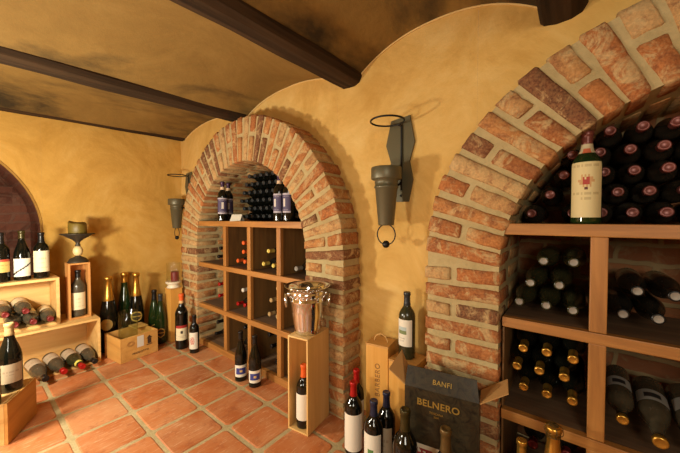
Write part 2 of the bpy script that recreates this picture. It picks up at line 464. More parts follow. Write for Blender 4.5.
# masonry shell behind each arch (barrel and back of the niche)
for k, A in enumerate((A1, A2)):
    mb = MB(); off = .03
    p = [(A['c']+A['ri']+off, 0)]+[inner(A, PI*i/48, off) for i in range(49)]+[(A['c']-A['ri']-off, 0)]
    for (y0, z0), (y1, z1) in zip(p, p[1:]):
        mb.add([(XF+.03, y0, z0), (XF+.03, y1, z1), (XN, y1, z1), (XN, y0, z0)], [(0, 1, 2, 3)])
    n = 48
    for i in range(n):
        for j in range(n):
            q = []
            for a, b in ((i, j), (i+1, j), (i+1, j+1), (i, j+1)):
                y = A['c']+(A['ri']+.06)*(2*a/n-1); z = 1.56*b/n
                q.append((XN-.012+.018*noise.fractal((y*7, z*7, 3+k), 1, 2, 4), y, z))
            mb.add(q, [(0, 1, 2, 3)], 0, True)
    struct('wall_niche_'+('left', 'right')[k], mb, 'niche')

# ------------------------------------------------------------------ brick arches
def brick(mb, quad, x0, x1, tone):
    # quad: 4 corners in (y,z): inner-low, outer-low, outer-high, inner-high
    q = [(y+R.uniform(-.003, .003), z+R.uniform(-.003, .003)) for y, z in quad]
    L = [0, .04, .3, .5, .7, .96, 1]; W = [0, .1, .5, .9, 1]; D = [0, .05, .95, 1]
    key = {}; e = .003
    bl = Vector((q[1][0]-q[0][0], q[1][1]-q[0][1])); bw = Vector((q[3][0]-q[0][0], q[3][1]-q[0][1]))
    seed = R.uniform(0, 100)
    def vert(i, j, k):
        kk = (i, j, k)
        if kk in key: return key[kk]
        u, v, w = L[i], W[j], D[k]
        ext = [u in (0, 1), v in (0, 1), w in (0, 1)]; c = sum(ext)
        if c >= 2:
            s_ = e*(1 if c == 2 else 1.6)
            if ext[0]: u += (s_ if u == 0 else -s_)/max(.02, bl.length)
            if ext[1]: v += (s_ if v == 0 else -s_)/max(.02, bw.length)
            if ext[2]: w += (s_ if w == 0 else -s_)/max(.02, x1-x0)
        a = (q[0][0]*(1-u)+q[1][0]*u, q[0][1]*(1-u)+q[1][1]*u); b = (q[3][0]*(1-u)+q[2][0]*u, q[3][1]*(1-u)+q[2][1]*u)
        p = Vector((x0+(x1-x0)*w, a[0]*(1-v)+b[0]*v, a[1]*(1-v)+b[1]*v))
        p += .0035*noise.noise_vector(p*38+Vector((seed, 0, 0)))+.0025*noise.noise_vector(p*90)
        mb.v.append(tuple(p)); key[kk] = len(mb.v)-1; return key[kk]
    nl, nw, nd = len(L)-1, len(W)-1, len(D)-1
    def F(a): mb.face([vert(*t_) for t_ in a], 0, True, tone)
    for i in range(nl):
        for j in range(nw):
            for k in (0, nd): F([(i, j, k), (i+1, j, k), (i+1, j+1, k), (i, j+1, k)])
    for i in range(nl):
        for k in range(nd):
            for j in (0, nw): F([(i, j, k), (i+1, j, k), (i+1, j, k+1), (i, j, k+1)])
    for j in range(nw):
        for k in range(nd):
            for i in (0, nl): F([(i, j, k), (i, j+1, k), (i, j+1, k+1), (i, j, k+1)])
def arch(A, pitch, label, split0, apitch, pale=0):
    def tone_():
        r = R.random()
        if R.random() < pale: return R.uniform(.55, 1)
        return R.uniform(0, .16) if r < .16 else (R.uniform(.25, .6) if r < .62 else (R.uniform(.6, .8) if r < .85 else R.uniform(.8, 1)))
    mb = MB(); H = A['z']; course = []
    m = .26                                         # mortar share of a course
    npier = int(round(H/pitch)); pp = H/npier
    def pier(sgn, z): return ((A['c']+sgn*A['ri'], z), (A['c']+sgn*A['bo'], z))
    for k in range(npier): course.append((pier(-1, (k+m/2)*pp), pier(-1, (k+1-m/2)*pp)))
    rm = (A['ri']+.5*(A['ao']+A['bo']))/2-.05
    na = int(round(PI*rm/apitch)); da = PI/na
    for k in range(na):
        a0 = PI-(k+m/2)*da; a1 = PI-(k+1-m/2)*da
        course.append(((inner(A, a0), outer(A, a0)), (inner(A, a1), outer(A, a1))))
    for k in reversed(range(npier)): course.append((pier(1, (k+1-m/2)*pp), pier(1, (k+m/2)*pp)))
    def lerp(a, b, t_): return (a[0]*(1-t_)+b[0]*t_, a[1]*(1-t_)+b[1]*t_)
    for k, ((i0, o0), (i1, o1)) in enumerate(course):
        j = R.uniform(-.004, .004); xa = XF+R.uniform(-.005, 0); eo = R.uniform(.0, .008)
        sp = [(0, 1)] if (k+split0) % 2 else ([(0, .56), (.64, 1)] if R.random() < .6 else [(0, .46), (.54, 1)])
        for (u, w) in sp:
            w2 = w+eo/.26 if w == 1 else w
            dep = .17-.002 if w == 1 else (.12 if (k % 2) else .2)
            brick(mb, [lerp(i0, o0, u), lerp(i0, o0, w2), lerp(i1, o1, w2), lerp(i1, o1, u)], xa+R.uniform(-.002, 0), XF+dep, tone_())
        x = XF+(.19 if (k % 2) else .22)                # bricks of the reveal running back into the niche
        while x < XN-.06:
            ln = min(R.uniform(.18, .25), XN-x)
            brick(mb, [lerp(i0, o0, R.uniform(-.01, .015)), lerp(i0, o0, .35), lerp(i1, o1, .35), lerp(i1, o1, R.uniform(-.01, .015))], x, x+ln, R.uniform(.6, 1) if R.random() < .6 else tone_())
            x += ln+.02
    # mortar core, a little behind the brick faces
    def ring(off_i, off_o):
        P = [((A['c']-A['ri']-off_i, 0), (A['c']-A['bo']-off_o, 0))]
        for i in range(61):
            a = PI-PI*i/60; P.append((inner(A, a, off_i), outer(A, a, off_o)))
        P.append(((A['c']+A['ri']+off_i, 0), (A['c']+A['bo']+off_o, 0)))
        return P
    P = ring(.004, -.005); N = 4
    for (i0, o0), (i1, o1) in zip(P, P[1:]):
        xf = XF+.0035
        for s_ in range(N):
            a, b = s_/N, (s_+1)/N
            mb.add([(xf, *lerp(i0, o0, a)), (xf, *lerp(i0, o0, b)), (xf, *lerp(i1, o1, b)), (xf, *lerp(i1, o1, a))], [(0, 1, 2, 3)], 1)
        mb.add([(xf, *o0), (xf, *o1), (XW+.02, *o1), (XW+.02, *o0)], [(0, 1, 2, 3)], 1)
        mb.add([(xf, *i0), (xf, *i1), (XN-.02, *i1), (XN-.02, *i0)], [(0, 1, 2, 3)], 1)
    o = mb.build('brick_arch', ['brick', 'mortar'])
    return tag(o, label, 'arch', 'brick arches', 'structure')
arch(A1, .0775, 'complete rounded brick arch framing the smaller niche near the room corner', 0, .066, .55)
arch(A2, .0715, 'large foreground brick arch on the right, cut off by the picture edge', 1, .074)

# ------------------------------------------------------------------ beams
bl = ['dark wooden ceiling beam behind the photographer', 'short stub of dark beam above the foreground brick arch at top right',
      'broad dark ceiling beam running down from the top edge of the picture', 'dark ceiling beam ending above the complete brick arch',
      'dark ceiling beam tucked along the far wall']
for k, (y, z) in enumerate(BEAMS):
    mb = MB(); n = 60; hw = BW*(1.05 if k == 1 else 1)
    rows = []
    for i in range(n+1):
        x = XL+(XW+.02-XL)*i/n
        prof = [(-hw, .16), (-hw, .034), (-hw+.016, .008), (-.02, -.003), (.02, -.003), (hw-.012, 0), (hw, .012), (hw, .16)]
        rows.append([(x, y+a+.009*noise.noise((x*2.2, a*9, k*5)), z+b+.028*(x-XW)+.007*noise.noise((x*3, a*20, k*7+3))) for a, b in prof])
    vs = [p for r_ in rows for p in r_]; fs = []
    for i in range(n):
        for j in range(7): fs.append((i*8+j, i*8+j+1, (i+1)*8+j+1, (i+1)*8+j))
    fs += [tuple(range(8)), tuple(range(n*8, n*8+8))]
    mb.add(vs, fs, 0, False)
    tag(mb.build('ceiling_beam', 'beam'), bl[k], 'beam', 'ceiling beams')

# ------------------------------------------------------------------ bottles
PROF = {
 'bordeaux': [(0, .012), (.55, .006), (.86, 0), (.97, .006), (1, .03), (1, .62), (.985, .65), (.92, .685), (.78, .72), (.6, .752), (.45, .785), (.375, .825), (.355, .87), (.35, .95)],
 'burgundy': [(0, .012), (.55, .006), (.86, 0), (.97, .006), (1, .03), (1, .47), (.985, .51), (.93, .56), (.83, .615), (.7, .67), (.57, .72), (.455, .775), (.39, .83), (.355, .89), (.34, .95)],
 'champagne': [(0, .02), (.5, .01), (.84, 0), (.97, .008), (1, .03), (1, .40), (.985, .45), (.93, .52), (.83, .59), (.68, .67), (.54, .74), (.44, .80), (.385, .86), (.36, .92), (.36, .95)],
}
def prof_r(style, zf, H, RR):
    p = PROF[style]
    for (r0, z0), (r1, z1) in zip(p[1:], p[2:]):
        if z0 <= zf <= z1 and z1 > z0: return RR*(r0+(r1-r0)*(zf-z0)/(z1-z0))
    return RR*p[-1][0]
CACHE = {}
def glass_mesh(style, H, RR, mat, seg=28):
    k = ('g', style, H, RR, mat, seg)
    if k not in CACHE:
        p = [(r*RR, z*H) for r, z in PROF[style]]
        p += [(.40*RR, .953*H), (.40*RR, .985*H), (.34*RR, .995*H), (0, .995*H)]
        CACHE[k] = MB().lathe(p, seg).mesh('glass', [mat])
    return CACHE[k]
def cap_mesh(style, H, RR, mat, z0=.80, kind='capsule', seg=20):
    k = ('c', style, H, RR, mat, z0, kind, seg)
    if k not in CACHE:
        e = .0011; p = [(prof_r(style, z0, H, RR)+.0002, z0*H)]
        zs = [z0+.004, z0+(.95-z0)*.25, z0+(.95-z0)*.5, z0+(.95-z0)*.75, .945]
        p += [(prof_r(style, z_, H, RR)+e, z_*H) for z_ in zs]
        if kind == 'capsule':
            p += [(.41*RR+e, .955*H), (.41*RR+e, .99*H), (.37*RR+e, .9995*H), (.30*RR, 1.001*H), (0, 1.001*H)]
            if seg > 14: p = p[:-2]+[(.30*RR, 1.001*H), (.27*RR, .9985*H), (0, .9985*H)]
        else:       # foil over a wired mushroom cork
            p += [(.42*RR+e, .952*H), (.50*RR, .965*H), (.52*RR, .985*H), (.46*RR, 1.0*H), (.3*RR, 1.006*H), (0, 1.007*H)]
        mb = MB().lathe(p, seg)
        if isinstance(mat, tuple):
            for i_, f_ in enumerate(mb.f):
                if max(math.hypot(mb.v[q_][0], mb.v[q_][1]) for q_ in f_) < .32*RR and min(mb.v[q_][2] for q_ in f_) > .98*H: mb.mi[i_] = 1
        CACHE[k] = mb.mesh('capsule', list(mat) if isinstance(mat, tuple) else [mat])
    return CACHE[k]
def patch_mesh(style, H, RR, z0, z1, a0, a1, fn, nu=22, nv=22, shape=None, off=.0007):
    mb = MB(); idx = {}
    for j in range(nv+1):
        z = z0+(z1-z0)*j/nv; r = max(prof_r(style, z, H, RR), .001)+off
        for i in range(nu+1):
            a = a0+(a1-a0)*i/nu; idx[i, j] = len(mb.v); mb.v.append((r*math.cos(a), r*math.sin(a), z*H))
    for j in range(nv):
        for i in range(nu):
            u, v = 1-(i+.5)/nu, (j+.5)/nv          # u left to right as read from outside... a grows to the right seen from above
            u = 1-u
            if shape == 'round' and (u-.5)**2+(v-.5)**2 > .25: continue
            mb.face((idx[i, j], idx[i+1, j], idx[i+1, j+1], idx[i, j+1]), 0, True, .5, fn(u, v))
    return mb.mesh('label', ['print'], fix=False)
# printed designs: u across, v up
CR, WH, GY, NV = rgb(226, 212, 172), rgb(228, 220, 200), rgb(120, 112, 100), rgb(44, 46, 92)
def lines(u, v, c, ink, rows):
    for (vv, h, a, b) in rows:
        if abs(v-vv) < h*.8 and a < u < b and int(u*44) % 5 != 4: return tuple(.45*p+.55*q for p, q in zip(ink, c))
    return c
def d_white(u, v): return lines(u, v, WH, GY, [(.72, .03, .25, .75), (.58, .02, .35, .65), (.18, .02, .3, .7)])
def d_cream(u, v): return lines(u, v, CR, rgb(196, 160, 96), [(.62, .05, .3, .75), (.45, .025, .3, .7), (.2, .02, .25, .8)])
def d_slash(u, v): return rgb(30, 26, 24) if abs((v-.12)-(u*.62)) < .05 else lines(u, v, WH, GY, [(.85, .02, .2, .5)])
def d_yellow(u, v): return rgb(168, 60, 34) if v > .82 else lines(u, v, rgb(206, 170, 92), rgb(120, 84, 40), [(.55, .05, .2, .8), (.3, .03, .3, .7)])
def d_blue(u, v):
    if .22 < v < .78 and .12 < u < .88: return rgb(206, 170, 110) if (u-.5)**2+(v-.5)**2 < .012 else rgb(58, 62, 128)
    return WH
def d_view(u, v):
    if .45 < v < .72 and .18 < u < .66: return rgb(120, 132, 84) if v < .58 else rgb(176, 190, 186)
    return lines(u, v, WH, GY, [(.3, .02, .2, .6), (.2, .015, .25, .55)])
def d_chianti(u, v):
    x, y = (u-.5)*1.0, (v-.66)
    if abs(x) < .03 and -.17 < y < -.1: return rgb(86, 30, 28)
    if (x*x/.011+(y+.02)**2/.0035 < 1) or (abs(x) < .05+y*.9 and -.02 < y < .06 and int(u*44) % 3): return rgb(168, 58, 44)
    if x*x/.042+y*y/.014 < 1 and math.sin(math.atan2(y, x)*8) > -.2: return rgb(196, 150, 96)
    return lines(u, v, rgb(214, 196, 142), rgb(150, 126, 80), [(.94, .015, .08, .92), (.43, .03, .1, .9), (.35, .012, .3, .7), (.13, .02, .45, .9), (.22, .012, .6, .85)])
def d_purple(u, v):
    if v < .08 or v > .92: return rgb(176, 168, 176)
    if abs(u-.5) < .11 and .3 < v < .75: return rgb(206, 196, 184)
    return lines(u, v, rgb(72, 62, 92), rgb(170, 160, 170), [(.84, .03, .15, .85), (.18, .03, .2, .8)])
def d_red(u, v): return rgb(164, 40, 34) if v > .8 else (rgb(60, 50, 44) if (u-.5)**2+(v-.55)**2 < .012 else lines(u, v, CR, GY, [(.3, .03, .2, .8), (.2, .02, .3, .7)]))
def d_grey(u, v): return rgb(40, 36, 34) if .28 < u < .72 and .3 < v < .75 else rgb(150, 144, 134)
def d_dull(u, v): return lines(u, v, rgb(186, 166, 136), rgb(130, 104, 80), [(.6, .04, .2, .8), (.42, .02, .3, .7)])
def d_gold(u, v): return lines(u, v, rgb(214, 182, 104), rgb(110, 80, 36), [(.6, .06, .25, .75), (.42, .03, .3, .7)])
def d_goldblk(u, v):
    q = ((u-.5)/.5)**2+((v-.5)/.5)**2
    return rgb(206, 164, 76) if .62 < q < .95 or abs(v-.5) < .06 else rgb(58, 44, 24)
def d_plain(u, v): return rgb(232, 222, 202)
def d_horse(u, v): return rgb(196, 110, 90) if ((u-.45)/.22)**2+((v-.5)/.25)**2 < 1 and int(u*30+v*20) % 3 else WH
def d_picture(u, v): return rgb(90, 130, 70) if .3 < v < .6 and .35 < u < .62 else lines(u, v, WH, GY, [(.2, .02, .3, .6)])

def camdir(x, y): return math.atan2(-y, -x)
def bottle(name, label, group, x, y, z, H=.31, RR=.038, style='bordeaux', glass='glass_k', cap='c_black', cz=.80, ck='capsule',
           lab=None, face=None, neck=None, lie=None, roll=0):
    """lab/neck: list of (z0,z1,width_angle,fn[,shape[,da]]); lie: direction base->mouth, (x,y,z) is then the mouth."""
    e = thing(name, label, 'bottle', (x, y, z), 0, group)
    if lie is not None:
        d = Vector(lie).normalized(); e.location = Vector((x, y, z))-d*H
        q = d.to_track_quat('Z', 'Y'); e.rotation_mode = 'QUATERNION'; e.rotation_quaternion = q
        f = PI/2+roll
    else: f = camdir(x, y) if face is None else face
    obj('glass', glass_mesh(style, H, RR, glass), e)
    obj('capsule', cap_mesh(style, H, RR, cap, cz, ck), e)
    for spec in (lab or []):
        z0, z1, wa, fn = spec[:4]; shp = spec[4] if len(spec) > 4 else None; da = spec[5] if len(spec) > 5 else 0
        obj('label', patch_mesh(style, H, RR, z0, z1, f+da-wa/2, f+da+wa/2, fn, shape=shp), e)
    for (z0, z1, fn) in (neck or []):
        obj('neck_label', patch_mesh(style, H, RR, z0, z1, f-PI, f+PI, fn, 24, 4, off=.0013), e)
    return e

# ------------------------------------------------------------------ wine racks in the two niches
RX = 1.228; RB = 1.60
SH = [(1.034, .040), (.692, .036), (.350, .036), (.045, .045)]    # shelf top height, thickness
def rack(label, ya, yb, posts, back, sides):
    t = thing('wine_rack', label, 'wine rack', (RX, (ya+yb)/2, 0)); cy = (ya+yb)/2
    for k, (z, h) in enumerate(SH):
        dx = .0 if k else -.006
        mb = MB().box((dx, ya-cy, z-h), (.03, yb-cy, z), 0, None, .003)
        mb.box((.0305, ya-cy, z-h+.004), (RB-RX, yb-cy, z-.001), 1)
        mb.build('shelf', ['rack', 'shelftop'], t)
    for (p0, p1) in posts:
        for (z1, h1), (z0, h0) in zip(SH, SH[1:]):
            mb = MB().box((.004, p0-cy, z0+.0005), (.03, p1-cy, z1-h1-.0005), 0, None, .003)
            mb.box((.0305, p0-cy+.006, z0+.0005), (RB-RX, p1-cy-.006, z1-h1-.0005), 1)
            mb.build('divider', ['rackz', 'ply'], t)
    for (p0, p1, zs) in sides:
        for (z1, z0) in zs:
            MB().box((.012, p0-cy, z0), (RB-RX, p1-cy, z1)).build('side_panel', 'ply', t)
    if back:
        MB().box((RB-RX, posts[0][0]-cy, .005), (RB-RX+.012, posts[-1][1]-cy, .992)).build('back_panel', 'ply', t)
    return t
rack('oak wine rack of open cells built into the smaller brick arch', 1.222, 2.488, [(1.453, 1.491), (1.768, 1.806), (2.078, 2.116)], True, [])
rack('oak wine rack built into the large brick arch on the right', -1.018, .213, [(-.80, -.757), (-.43, -.387), (-.075, -.032)], False,
     [(.207, .213, [(.65, .355), (.31, .05)])])

ORD = ['first', 'second', 'third', 'fourth', 'fifth', 'sixth', 'seventh', 'eighth', 'ninth', 'tenth', 'eleventh', 'twelfth']
def lying(label, group, x, y, z, RR, H, style, glass, cap, cz=.8, d=(-1, 0, 0), lab=None, ck='capsule', roll=0):
    return bottle('wine_bottle', label, group, x, y, z, H, RR, style, glass, cap, cz, ck, lab, lie=d, roll=roll)

# stack lying above the right rack
Z1 = 1.034+.0375; PV = .0687
rows = [[.133, .062, -.014, -.062-.028, -.166, -.242, -.318], [.083, -.027, -.102, -.177, -.253], [.042, -.067, -.141, -.216, -.292], [.02, -.055, -.13, -.205, -.28], [-.08, -.158, -.232, -.306]]
rows[0] = [.140, .015, -.062, -.138, -.214, -.29]
for r_, row in enumerate(rows):
    for k, y in enumerate(row):
        lab_ = '%s bottle from the left in the %s row of the pink-capped stack' % (ORD[k], ['bottom', 'second', 'third', 'fourth', 'top'][r_])
        lying(lab_, 'pink-capped bottles stacked above the right rack', 1.35+R.uniform(-.006, .006), y, Z1+PV*r_, .0368, .285, 'bordeaux', 'glass_s', 'c_wine', .84, (-1, R.uniform(-.008, .008), .0))
# upper left cell of the right rack: grey mouths
def cell(spec, where, group, X, glass, cap, RR=.037, H=.29, style='bordeaux', cz=.88, tilt=0, lab=None, dirs=None):
    for k, (ordn, y, z) in enumerate(spec):
        d = dirs[k] if dirs else (-1, R.uniform(-.05, .05), tilt)
        lying('%s %s' % (ordn, where), group, X, y, z, RR, H, style, glass, cap, cz, d, lab)
s2, s3, s4 = .692, .350, .045
cell([('left bottle of the top pair', .093, s2+.21), ('right bottle of the top pair', .009, s2+.212), ('left bottle of the middle pair', .131, s2+.128), ('right bottle of the middle pair', .047, s2+.13),
      ('leftmost bottle of the bottom row', .165, s2+.054), ('middle bottle of the bottom row', .083, s2+.054), ('rightmost bottle of the bottom row', .009, s2+.05)],
     'in the upper left cell of the right rack', 'grey-mouthed bottles in the upper left cell', 1.27, 'glass_o', ('glass_o', 'c_grey'), .0365, .29, 'burgundy', .93, 0,
     dirs=[(-1, .02, 0), (-1, .0, 0), (-1, .03, -.01), (-1, 0, -.02), (-1, .03, -.01), (-1, 0, -.02), (-1, .0, -.02)])
cell([('left bottle of the upper pair', -.146, s2+.137), ('right bottle of the upper pair', -.225, s2+.134), ('left bottle of the lower pair', -.115, s2+.06), ('right bottle of the lower pair', -.192, s2+.06)],
     'in the upper cell right of the thick middle post', 'grey-mouthed bottles beyond the middle post', 1.28, 'glass_s', ('c_black', 'c_grey'), .037, .29, 'burgundy', .93, dirs=[(-1, .01, 0), (-1, -.01, 0), (-1, 0, 0), (-1, 0, 0)])
cell([('left bottle of the top row', .150, s3+.228), ('middle bottle of the top row', .079, s3+.232), ('right bottle of the top row', .006, s3+.228), ('left bottle of the middle row', .169, s3+.157), ('middle bottle of the middle row', .100, s3+.160),
      ('right bottle of the middle row', .029, s3+.160), ('left bottle of the bottom row', .147, s3+.086), ('middle bottle of the bottom row', .077, s3+.084), ('right bottle of the bottom row', .006, s3+.086)],
     'of gold-capped bottles, middle cell of right rack', 'gold-capped bottles in the middle cell', 1.262, 'glass_k', 'c_gold', .0345, .29, 'bordeaux', .82, 0,
     dirs=[(-1, .0, -.12)]*9)
GL = [(.30, .50, 2.2, d_grey)]
lying('slim bottle with gold mouth lying against the middle post in the right rack', None, 1.262, -.118, s3+.075, .035, .29, 'bordeaux', 'glass_d', 'c_gold', .93, (-1, .02, -.12), GL)
lying('dusty grey-labelled bottle lying beyond the middle post, complete in view', None, 1.235, -.196, s3+.055, .0415, .30, 'burgundy', 'glass_d', 'c_gold', .93, (-1, .03, -.13), GL)
lying('dusty grey-labelled bottle lying beyond the middle post, cut off by the picture edge', None, 1.24, -.282, s3+.055, .0415, .30, 'burgundy', 'glass_d', 'c_gold', .93, (-1, .03, -.13), GL)
cell([('left bottle', .12, s4+.16), ('middle bottle with a dark red cap', .02, s4+.17), ('right bottle', -.12, s4+.15)], 'in the shadowy lowest cells of the right rack', None, 1.31, 'glass_s', 'c_dred', .037)

# cells of the left rack: (y, z) of the mouth
def left(y, z, cap, ordn, glass='glass_s', X=1.30):
    lying(ordn, None, X, y, z, .0345, .285, 'bordeaux', glass, cap, .82, (-1, R.uniform(-.03, .03), 0))
RT = 'top row of the arched rack'; RM = 'middle row of the arched rack'; RL = 'lowest row of the arched rack'
b1 = s2
for k, (y, z, n_) in enumerate([(1.955, b1+.18, 'upper left'), (1.875, b1+.183, 'upper right'), (1.955, b1+.113, 'middle left'), (1.875, b1+.113, 'middle right'), (2.03, b1+.04, 'lower left'), (1.94, b1+.04, 'lower right')]):
    left(y, z, 'c_orange', '%s orange-capped bottle in the second cell, %s' % (n_, RT))
for y, z, n_ in [(2.28, b1+.12, 'upper'), (2.31, b1+.05, 'lower')]: left(y, z, 'c_black', '%s black-capped bottle beside the brick jamb, %s' % (n_, RT))
for y, z, n_ in [(1.66, b1+.138, 'topmost'), (1.555, b1+.105, 'right upper'), (1.715, b1+.045, 'lower left'), (1.61, b1+.042, 'lower middle'), (1.535, b1+.04, 'lower right')]:
    left(y, z, 'c_yellow', '%s yellow-capped bottle in the third cell, %s' % (n_, RT))
left(1.385, b1+.045, 'c_grey', 'grey-capped bottle in the fourth cell, top row of the arched rack')
b2 = s3
for y, z, n_ in [(2.30, b2+.165, 'upper'), (2.30, b2+.07, 'lower')]: left(y, z, 'c_red', '%s red-capped bottle beside the brick jamb, %s' % (n_, RM))
left(1.965, b2+.165, 'c_white', 'white-capped bottle in the second cell, middle row of the arched rack')
for y, z, n_ in [(1.885, b2+.165, 'upper'), (2.035, b2+.05, 'lower left'), (1.945, b2+.055, 'lower middle'), (1.865, b2+.05, 'lower right')]:
    left(y, z, 'c_red', '%s red-capped bottle in the second cell, %s' % (n_, RM))
for y, z, n_ in [(1.565, b2+.235, 'topmost'), (1.635, b2+.145, 'left middle'), (1.555, b2+.155, 'right middle'), (1.655, b2+.045, 'lower left'), (1.57, b2+.045, 'lower right')]:
    left(y, z, 'c_tan' if n_ != 'right middle' else 'c_black', '%s tan-capped bottle in the third cell, %s' % (n_, RM) if n_ != 'right middle' else 'right middle black-capped bottle in the third cell, ' + RM)
b3 = s4
for y, z, n_ in [(2.33, b3+.15, 'upper'), (2.36, b3+.045, 'lower')]: left(y, z, 'c_black', '%s dark bottle beside the brick jamb, %s' % (n_, RL))
for y, z, n_ in [(1.95, b3+.19, 'top'), (1.90, b3+.115, 'middle'), (2.03, b3+.037, 'lower left'), (1.93, b3+.04, 'lower right')]: left(y, z, 'c_black', '%s dark bottle in the second cell, %s' % (n_, RL))
for y, z, n_ in [(1.66, b3+.205, 'top left'), (1.58, b3+.222, 'top right'), (1.635, b3+.13, 'middle left'), (1.56, b3+.115, 'middle right'), (1.58, b3+.04, 'lowest')]: left(y, z, 'c_black', '%s dark bottle in the third cell, %s' % (n_, RL))

# big stack under the vault of the smaller arch
tops = 1.034
for r_ in range(7):
    y = 2.27-(.036 if r_ % 2 else 0); k = 0; z = tops+.036+.0625*r_
    while y > 1.30:
        dy = abs(y-A1['c']); zt = A1['z']+math.sqrt(max(0, (A1['ri']-.01)**2-dy*dy))
        if dy < .52 and z+.037 < zt and z < 1.40 and y < 2.19-.03*r_:
            lying('%s bottle from the left in the %s row of the stack under the smaller arch' % (ORD[k], ['bottom', 'second', 'third', 'fourth', 'fifth', 'top', 'topmost'][r_]),
                  'dark bottles stacked under the smaller arch', 1.40, y, z, .0345, .27, 'bordeaux', 'glass_k', 'c_slate', .86); k += 1
        y -= .0715
for (px_x, y, who, f) in [(1.258, 2.158, 'left bottle of the left purple-capped pair on the arched rack', 0), (1.335, 2.204, 'right bottle of the left purple-capped pair on the arched rack', 0),
                       (1.275, 1.51, 'left bottle of the right purple-capped pair on the arched rack', .85), (1.285, 1.432, 'right bottle of the right purple-capped pair on the arched rack', .85)]:
    bottle('wine_bottle', who, 'purple-capped bottles standing on the arched rack', px_x, y, tops, .305, .0375, 'bordeaux', 'glass_k', 'c_purple', .86,
           lab=[(.18, .58, 2.3, d_purple)], neck=[(.79, .86, lambda u, v: rgb(216, 186, 150))], face=camdir(px_x, y)-f)
t = thing('tent_card', 'small folded white card standing on the top shelf of the arched rack', 'card', (1.262, 1.97, tops))
mtx = Matrix.Rotation(.35, 4, 'Z')
mb = MB()
for s_ in (-1, 1):
    mb.add([(s_*.026, -.045, 0), (s_*.026, .045, 0), (0, .045, .05), (0, -.045, .05), (s_*.0235, -.045, 0), (s_*.0235, .045, 0), (0, .045, .046), (0, -.045, .046)],
           [(0, 1, 2, 3), (4, 5, 6, 7), (0, 1, 5, 4), (1, 2, 6, 5), (0, 3, 7, 4)], 0, False, .5, mtx)
mb.build('folded_card', 'c_white', t)
# large red-labelled bottle in front of the pink stack
bottle('wine_bottle', 'large upright bottle with cream label and red crest, before the pink-capped stack', None, 1.272, -.019, 1.034, .300, .040, 'bordeaux', 'glass_g', 'c_wine', .86,
       lab=[(.07, .66, 2.35, d_chianti)], neck=[(.76, .86, lambda u, v: rgb(186, 96, 60) if abs(u-.5) < .1 and v < .6 else rgb(186, 172, 136))])

# ------------------------------------------------------------------ upright bottles on the floor
WB = 'wine_bottle'
bottle(WB, 'left bottle of the blue-labelled pair on the floor before the arched rack', 'blue-labelled bottles before the arched rack', 1.119, 1.717, 0, .318, .0385, 'burgundy', 'glass_k', 'c_black', .84, lab=[(.10, .34, 2.3, d_blue)])
bottle(WB, 'right bottle of the blue-labelled pair on the floor before the arched rack', 'blue-labelled bottles before the arched rack', 1.133, 1.585, 0, .318, .0385, 'burgundy', 'glass_k', 'c_black', .84, lab=[(.10, .34, 2.3, d_blue)])
bottle(WB, 'orange-capped bottle with red-banded label before the tall box holding the candle', None, 1.098, 2.52, 0, .442, .047, 'bordeaux', 'glass_k', 'c_orange', .88, lab=[(.17, .44, 2.0, d_red)], neck=[(.83, .88, lambda u, v: rgb(216, 176, 120))])
bottle(WB, 'small black-capped bottle with picture label at the foot of the brick arch', None, 1.124, 2.36, 0, .293, .0355, 'bordeaux', 'glass_k', 'c_black', .8, lab=[(.12, .56, 2.2, d_horse)], face=camdir(1.1, 2.4)-.4)
bottle(WB, 'front bottle of the two with red capsules, plain white label', None, 1.088, .785, 0, .316, .040, 'bordeaux', 'glass_k', 'c_red', .80, lab=[(.06, .58, 2.7, d_plain)])
bottle(WB, 'rear bottle of the two with red capsules, beside the tall upright box', None, 1.186, .838, 0, .316, .037, 'bordeaux', 'glass_k', 'c_red', .80, lab=[(.10, .56, 2.4, d_plain)])
bottle(WB, 'front bottle of the two with navy capsules, white label with green picture', None, 1.04, .647, 0, .305, .039, 'bordeaux', 'glass_k', 'c_blue', .80, lab=[(.12, .60, 2.3, d_picture)], face=camdir(1, .62)-.35)
bottle(WB, 'rear bottle of the two with navy capsules, close to the tall upright box', None, 1.121, .634, 0, .308, .038, 'bordeaux', 'glass_k', 'c_blue', .80, lab=[(.12, .56, 2.2, d_dull)], face=camdir(1, .62)-.5)
bottle(WB, 'dark olive-capped bottle at the left corner of the black carton', None, .975, .475, 0, .370, .044, 'bordeaux', 'glass_k', 'c_green', .80)
bottle(WB, 'dark olive-capped bottle standing before the middle of the black carton', None, .962, .325, 0, .372, .042, 'bordeaux', 'glass_k', 'c_bronze', .80)
fb = bottle(WB, 'sparkling wine bottle with gold foil neck in front of the right rack', None, 1.135, .050, 0, .405, .044, 'champagne', 'glass_g', 'goldfoil', .60, 'foil')
mb = MB()                                            # wire cage over the foil
for k in range(4):
    a = 2*PI*k/4+.4
    mb.tube([(r_*math.cos(a), r_*math.sin(a), z_*.405) for r_, z_ in [(.0185, .925), (.0215, .95), (.0255, .968), (.026, .985), (.022, 1.0), (.012, 1.009), (.003, 1.011)]], .0011, 6)
    mb.tube([(.0255*math.cos(a+.78*t_), .0255*math.sin(a+.78*t_), (.955+.018*abs(t_-1))*.405) for t_ in [0, .33, .66, 1, 1.33, 1.66, 2]], .0009, 6)
mb.tube([(.0188*math.cos(2*PI*k/24), .0188*math.sin(2*PI*k/24), .925*.405) for k in range(24)], .0012, 6, 0, True)
mb.lathe([(0, 1.012*.405), (.012, 1.010*.405), (.014, 1.005*.405)], 20)
mb.build('wire_cage', 'c_bronze', fb)
bottle(WB, 'gold-capped bottle standing at the lower left of the right rack', None, 1.15, .136, 0, .312, .036, 'bordeaux', 'glass_k', 'c_gold', .84)

